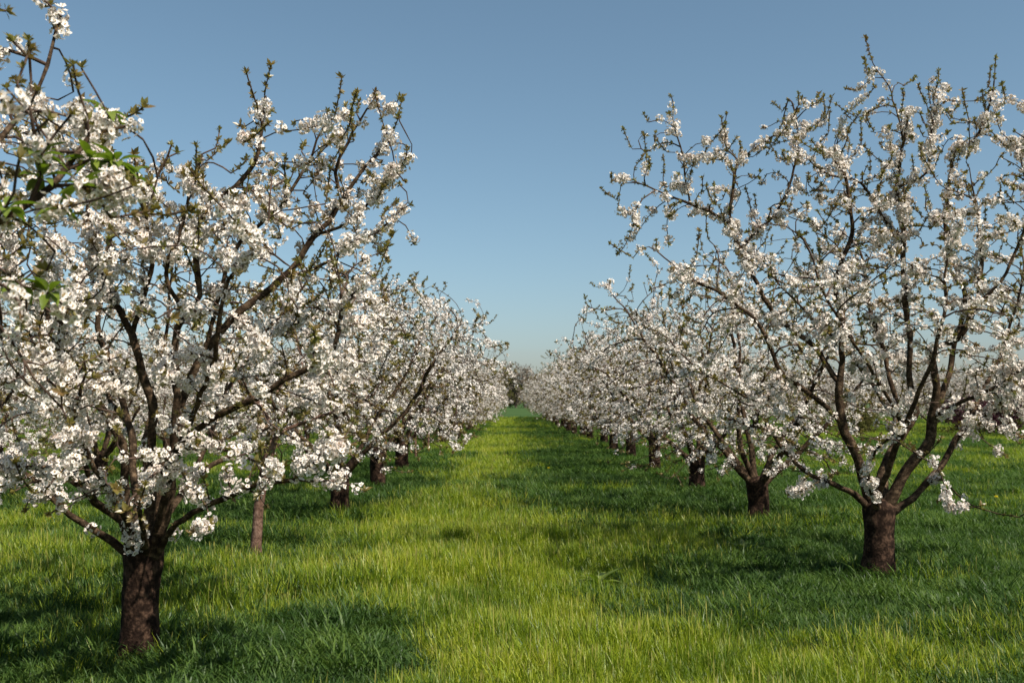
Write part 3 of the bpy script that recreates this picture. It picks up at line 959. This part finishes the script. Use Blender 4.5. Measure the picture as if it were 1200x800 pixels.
# ---------------------------------------------------------------- far hedge trees, plum bushes
def bush(name, seed, H, R, trunk_h, natt, leaf_mat, leaf_n, leaf_size, twig_mat, lean=0.0):
    rn = np.random.default_rng(seed)
    sk = Skeleton()
    for k in range(5):
        a = 6.28 * k / 5 + rn.uniform(-.4, .4)
        c, s = math.cos(a), math.sin(a)
        pts = [np.array([0, 0, trunk_h * .6]), np.array([c * R * .2, s * R * .2, trunk_h + (H - trunk_h) * .3]), np.array([c * R * .5, s * R * .5, H * .72])]
        add_limb(sk, pts, .03 * H / 3, .008 * H / 3, k, rn, step=H * .04)
    p = rn.uniform(-1, 1, (natt * 4, 3))
    z = (p[:, 2] + 1) / 2
    prof = np.interp(z, [0, .2, .5, .8, 1], [.6, .95, 1, .7, .15])
    ok = np.hypot(p[:, 0], p[:, 1]) < prof
    A = p[ok] * np.array([R, R, 1]); A[:, 2] = trunk_h + z[ok] * (H - trunk_h)
    A = A[fbm(A * 4 / H, seed, 2) > .42][:natt]
    colonize(sk, A, rn, step=H * .035, d_inf=H * .3, d_kill=H * .06, up=.2)
    root = empty(name)
    P = np.array(sk.P); par = np.array(sk.par); r = radii(sk, tip=.0022 * H)
    mainc = np.ones(len(P), bool)
    seg = np.nonzero(par >= 0)[0]
    tr = obj('trunk', trunk_mesh('trunk', [np.zeros(3), np.array([0, 0, trunk_h * .5]), np.array([0, 0, trunk_h])], [.02 * H, .018 * H, .017 * H], rn, twig_mat, sides=8, seed=seed), root)
    V, Fq = tubes(P, par, r, seg, 3, mainc)
    crown = obj('crown', mesh_arrays('crown', V, [Fq], [twig_mat]), root)
    if leaf_n:
        idx = rn.choice(seg, size=leaf_n)
        pos = P[idx] + rn.normal(0, H * .03, (leaf_n, 3))
        rot = frame_from(rn.normal(0, 1, (leaf_n, 3)), rn.uniform(0, 6.28, leaf_n))
        V, Fc, Mi = stamp(BUDS, rn.integers(0, len(BUDS), leaf_n), pos, rot, rn.uniform(.6, 1.3, leaf_n) * leaf_size / .04)
        obj('foliage', mesh_arrays('foliage', V, [Fc], [leaf_mat], Mi), crown, 'stuff')
    return root
HG = bush('hedge_tree', 51, 7.5, 4.4, .3, 480, M['far_green'], 3200, .34, M['far_brown'])
HB = bush('hedge_tree', 52, 8.5, 4.4, .3, 620, M['far_brown'], 4200, .22, M['far_brown'])
BARE = bush('bare_tree', 53, 17.0, 5.0, 4.0, 700, None, 0, .1, M['far_brown'])
PL = bush('plum_bush', 54, 2.0, 1.5, .25, 320, M['plum_leaf'], 3200, .065, M['far_brown'])
used_far = set()
def put(proto, X, Y, rz, s, label, cat, group):
    o = proto if id(proto) not in used_far else copy_tree(proto)
    used_far.add(id(proto))
    o.location = (X, Y, gz(X, Y) - .02); o.rotation_euler = (0, 0, rz); o.scale = (s, s, s)
    tag(o, label, cat, group)
for k in range(60):
    big = 1.3 if k in (28, 29, 30, 31) else 1.0
    X = -150 + 5.1 * k + pr.uniform(-2, 2)
    g = (k % 3 == 1)
    if abs(X) < 8: g = X < -1
    put(HG if g else HB, X, 236 + pr.uniform(-7, 7), pr.uniform(0, 6.28), big * pr.uniform(.75, 1.1),
        'hazy olive green hedge tree beyond the far field' if g else 'hazy brown leafless hedge tree beyond the far field', 'tree', 'hedge trees beyond the far field')
for X, s in ((-5.5, .92), (-19, 1.0), (14, .95), (42, 1.05)):
    put(BARE, X, 250, pr.uniform(0, 6.28), s, 'tall bare tree rising above the hedge beyond the far field', 'tree', 'tall bare trees beyond the field')
for k, (X, Y, s) in enumerate(((20.4, 44.5, 1.0), (22.6, 45, 1.1), (24.9, 44.6, 1.05), (27.2, 45.5, 1.1))):
    put(PL, X, Y, k * 1.7, s, 'dark purple leaved bush beyond the wide open cherry tree', 'bush', 'purple bushes')
for k, (X, Y, s) in enumerate(((16.6, 46.5, .20), (14.2, 46.5, .17))):
    put(HG, X, Y, k * 2.1, s, 'low olive green bush between the purple bushes and the cherry row', 'bush', 'green bushes')

# white post at the end of the lane
def post():
    p = pix(582, 490, 92.0); X, Y = p[0], 92.0
    o = empty('wooden_post', (X, Y, gz(X, Y)))
    v = []; f = []
    prof = [(-.1, .055), (.0, .055), (1.45, .05), (1.52, .048), (1.60, .012)]
    n = 8
    for z, r in prof:
        for k in range(n):
            a = 6.283 * k / n; v.append([r * math.cos(a), r * math.sin(a), z])
    for j in range(len(prof) - 1):
        for k in range(n):
            f.append([j * n + k, j * n + (k + 1) % n, (j + 1) * n + (k + 1) % n, (j + 1) * n + k])
    cap = [[(len(prof) - 1) * n + k for k in range(n)]]
    obj('shaft', mesh_arrays('shaft', v, [f, cap], [M['post']]), o)
    tag(o, 'thin whitish wooden post standing at the far end of the grass lane', 'post')
post()

# ---------------------------------------------------------------- grass
def tuft(name, kind, seed, blades, radius, h):
    r = np.random.default_rng(seed)
    V, Fc, T = [], [], []; off = 0
    for k in range(blades):
        a = r.uniform(0, 6.28); q = radius * math.sqrt(r.uniform(0, 1))
        base = np.array([q * math.cos(a), q * math.sin(a), -.01])
        az = r.uniform(0, 6.28)
        if kind == 'lane':
            l = h * r.uniform(.4, 1.2); lean = r.uniform(.05, .75); w = r.uniform(.0016, .0034); bend = r.uniform(.05, .8)
        else:
            l = h * r.uniform(.5, 1.15); lean = r.uniform(.2, .8); w = r.uniform(.0024, .0052); bend = r.uniform(.4, 1.3)
        d = np.array([math.cos(az), math.sin(az), 0]); side = np.array([-d[1], d[0], 0])
        p = base; el = math.pi / 2 - lean * .6
        prof = (1, .95, .7, 0); pts = []
        for s in range(4):
            pts.append((p, w * prof[s]))
            p = p + (d * math.cos(el) + np.array([0, 0, 1]) * math.sin(el)) * l / 3
            el -= bend * .55
        tw = r.uniform(-.6, .6)
        sv = side * math.cos(tw) + d * math.sin(tw)
        b = off
        for s in range(3):
            V += [pts[s][0] - sv * pts[s][1], pts[s][0] + sv * pts[s][1]]
        V.append(pts[3][0]); off += 7
        for s in range(2):
            i = b + 2 * s
            Fc += [[i, i + 1, i + 3], [i, i + 3, i + 2]]
        Fc.append([b + 4, b + 5, b + 6])
        T += [r.uniform(0, 1)] * 7
    mi = [0] * len(Fc)
    if kind == 'lane' and seed % 2 == 0:
        for k in range(1):                      # thin dry stalks with a seed head
            a = r.uniform(0, 6.28); q = radius * math.sqrt(r.uniform(0, 1)); az = r.uniform(0, 6.28)
            b0 = np.array([q * math.cos(a), q * math.sin(a), -.01]); l = h * r.uniform(1.0, 1.45)
            d = np.array([math.cos(az) * .16, math.sin(az) * .16, 1.0]); sv = np.array([-math.sin(az), math.cos(az), 0]) * .0009
            p1 = b0 + d * l * .72; p2 = b0 + d * l * .86; p3 = b0 + d * l
            V += [b0 - sv, b0 + sv, p1 - sv, p1 + sv, p2 - sv * 2.6, p2 + sv * 2.6, p3]; T += [r.uniform(0, 1)] * 7
            i = off; off += 7
            Fc += [[i, i + 1, i + 3], [i, i + 3, i + 2], [i + 2, i + 3, i + 5], [i + 2, i + 5, i + 4], [i + 4, i + 5, i + 6]]; mi += [1] * 5
    return mesh_arrays(name, np.array(V), [np.array(Fc)], [M['lane_grass'] if kind == 'lane' else M['lush_grass'], M['hay']], mi, attr=T)

src = bpy.data.collections.new('grass_tufts')
NT = 5
for k in range(NT):
    o = bpy.data.objects.new('tuft_a%d' % k, tuft('grass_tuft', 'lane', 400 + k, 28, .085, .150)); src.objects.link(o)
for k in range(NT):
    o = bpy.data.objects.new('tuft_b%d' % k, tuft('grass_tuft', 'lush', 430 + k, 22, .09, .16)); src.objects.link(o)

def lushness(x, y):
    p = np.stack([x, y], 1)
    n = fbm(p / 1.7, 71, 3)
    n2 = vnoise(p / 5.5, 75)
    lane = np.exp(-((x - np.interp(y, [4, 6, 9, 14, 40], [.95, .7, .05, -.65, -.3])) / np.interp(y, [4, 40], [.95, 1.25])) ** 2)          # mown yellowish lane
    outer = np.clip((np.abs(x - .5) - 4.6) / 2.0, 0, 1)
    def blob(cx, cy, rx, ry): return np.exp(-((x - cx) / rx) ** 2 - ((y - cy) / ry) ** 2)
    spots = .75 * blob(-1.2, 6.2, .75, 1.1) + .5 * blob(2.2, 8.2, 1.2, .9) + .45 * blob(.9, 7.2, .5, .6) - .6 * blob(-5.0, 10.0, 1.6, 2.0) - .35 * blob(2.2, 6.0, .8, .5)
    s = .70 + spots - .62 * lane - .24 * outer + 1.15 * (n - .5) + .55 * (n2 - .5)  # dark lush strip by the thick-trunked row also carries part of its shadow
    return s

def grass():
    g = np.random.default_rng(909)
    P, S = [], []
    def band(y0, y1, dens, scale, wmul=1.0, wmax=1e9):
        yy0 = y0
        n = int(dens * (y1 - y0) * (y0 + y1) * .56)
        u = g.uniform(0, 1, n)
        y = np.sqrt(y0 ** 2 + u * (y1 ** 2 - y0 ** 2))
        x = g.uniform(-1, 1, n) * (y * .56 + .5)
        P.append(np.stack([x, y], 1)); S.append(np.full(n, scale))
    band(4.0, 7.5, 380, 1.0)
    band(7.5, 12, 220, 1.1)
    band(12, 20, 90, 1.3)
    band(20, 34, 36, 1.7)
    band(34, 56, 13, 2.1)
    band(56, 97, 4.2, 2.6)
    p = np.concatenate(P); s = np.concatenate(S)
    x, y = p[:, 0], p[:, 1]
    lu = lushness(x, y)
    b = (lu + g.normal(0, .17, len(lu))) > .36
    hn = np.clip(.5 + 1.7 * (fbm(p / .55, 81, 3) - .5), 0, 1.25)
    sz = s * (.55 + .90 * hn) * np.where(b, 1.02, 1.05) * g.uniform(.8, 1.2, len(s))
    wide = np.abs(s)
    z = ground_z(x, y)
    # keep the trunk feet readable
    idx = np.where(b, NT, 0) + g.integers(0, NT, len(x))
    me = bpy.data.meshes.new('grass')
    me.vertices.add(len(x))
    me.vertices.foreach_set('co', np.stack([x, y, z], 1).astype(np.float32).ravel())
    for nm, dt, val in (('pick', 'INT', idx), ('size', 'FLOAT', sz), ('tall', 'FLOAT', np.minimum(sz, 1.25 * (.55 + .90 * hn)) ), ('turn', 'FLOAT', g.uniform(0, 6.28, len(x)))):
        a = me.attributes.new(nm, dt, 'POINT')
        a.data.foreach_set('value', val.astype(np.int32 if dt == 'INT' else np.float32))
    o = obj('grass', me, kind='stuff')
    tag(o, 'long uneven green and yellowish grass covering the whole orchard floor', 'grass')
    ng = bpy.data.node_groups.new('grass_scatter', 'GeometryNodeTree')
    ng.interface.new_socket('Geometry', in_out='INPUT', socket_type='NodeSocketGeometry')
    ng.interface.new_socket('Geometry', in_out='OUTPUT', socket_type='NodeSocketGeometry')
    gi = ng.nodes.new('NodeGroupInput'); go = ng.nodes.new('NodeGroupOutput')
    ci = ng.nodes.new('GeometryNodeCollectionInfo')
    ci.inputs['Collection'].default_value = src
    ci.inputs['Separate Children'].default_value = True
    ci.inputs['Reset Children'].default_value = True
    ip = ng.nodes.new('GeometryNodeInstanceOnPoints')
    ip.inputs['Pick Instance'].default_value = True
    def attr(nm, dt):
        n = ng.nodes.new('GeometryNodeInputNamedAttribute'); n.data_type = dt
        n.inputs['Name'].default_value = nm
        return n.outputs['Attribute']
    cr = ng.nodes.new('ShaderNodeCombineXYZ'); ng.links.new(attr('turn', 'FLOAT'), cr.inputs[2])
    cs = ng.nodes.new('ShaderNodeCombineXYZ')
    s_ = attr('size', 'FLOAT')
    ng.links.new(s_, cs.inputs[0]); ng.links.new(s_, cs.inputs[1]); ng.links.new(attr('tall', 'FLOAT'), cs.inputs[2])
    e2r = ng.nodes.new('FunctionNodeEulerToRotation')
    ng.links.new(cr.outputs[0], e2r.inputs[0])
    L = ng.links.new
    L(gi.outputs[0], ip.inputs['Points']); L(ci.outputs[0], ip.inputs['Instance'])
    L(attr('pick', 'INT'), ip.inputs['Instance Index'])
    L(e2r.outputs[0], ip.inputs['Rotation']); L(cs.outputs[0], ip.inputs['Scale'])
    L(ip.outputs[0], go.inputs[0])
    md = o.modifiers.new('scatter', 'NODES'); md.node_group = ng
    print('grass tufts', len(x))
grass()

# ---------------------------------------------------------------- small plants in the grass
def dandelion(X, Y, label):
    o = empty('dandelion', (X, Y, gz(X, Y)))
    v = []; f = []
    for z, r in ((0, .004), (.24, .003)):
        for k in range(5): v.append([r * math.cos(1.2566 * k), r * math.sin(1.2566 * k), z])
    for k in range(5): f.append([k, (k + 1) % 5, 5 + (k + 1) % 5, 5 + k])
    obj('stem', mesh_arrays('stem', v, [f], [M['stem']]), o)
    v = [[0, 0, .235]]; f = []
    for ring, (r, z, n) in enumerate(((.028, .248, 14), (.020, .257, 12), (.011, .262, 9))):
        for k in range(n):
            a = 6.283 * k / n + ring; b = len(v); c, s = math.cos(a), math.sin(a)
            v += [[r * c - .005 * s, r * s + .005 * c, z], [r * c * 1.12, r * s * 1.12, z - .002], [r * c + .005 * s, r * s - .005 * c, z]]
            f += [[0, b + 2, b + 1], [0, b + 1, b]]
    obj('flower_head', mesh_arrays('flower_head', v, [f], [M['dandelion']]), o)
    tag(o, label, 'flower', 'dandelions')
for px, py, lab in ((643, 566, 'single yellow dandelion in the lane near the shadow of the thick trunked row'),
                    (1168, 598, 'single yellow dandelion in the grass behind the low hanging branch')):
    p = pix(px, py, 10.0); t = CAM_H / (CAM_H - p[2]); dandelion(p[0] * t, 10.0 * t, lab)

def dock(X, Y, seed, s, label):
    r = np.random.default_rng(seed)
    o = empty('dock_plant', (X, Y, gz(X, Y)))
    lv, lf = leaf_blade(.26, .075, .45, .55, 4)
    ms = [mesh_arrays('leaf', lv * np.array([k, k, k]) * s, [lf], [M['bigleaf']], smooth=True) for k in (1.0, .8)]
    n = 9
    for k in range(n):
        az = 6.283 * k / n + r.uniform(-.3, .3); el = r.uniform(.5, 1.15)
        c = obj('leaf', ms[k % 2], o)
        c.rotation_euler = (0, -el, az)
        c.location = (0, 0, .02)
    tag(o, label, 'plant', 'broad leaved weeds in the grass')
for px, py, sd, s, lab in ((702, 694, 1, 1.0, 'broad leaved dock plant at the edge of the sunny lane'),
                           (872, 652, 2, .9, 'broad leaved dock plant in the shade beside the wide open cherry'),
                           (805, 606, 3, .9, 'broad leaved dock plant beside the second tree of the thick trunk row'),
                           (1085, 668, 4, .8, 'broad leaved dock plant close to the trunk of the wide open cherry')):
    p = pix(px, py, 10.0); t = CAM_H / (CAM_H - p[2]); dock(p[0] * t, 10.0 * t, sd, s, lab)
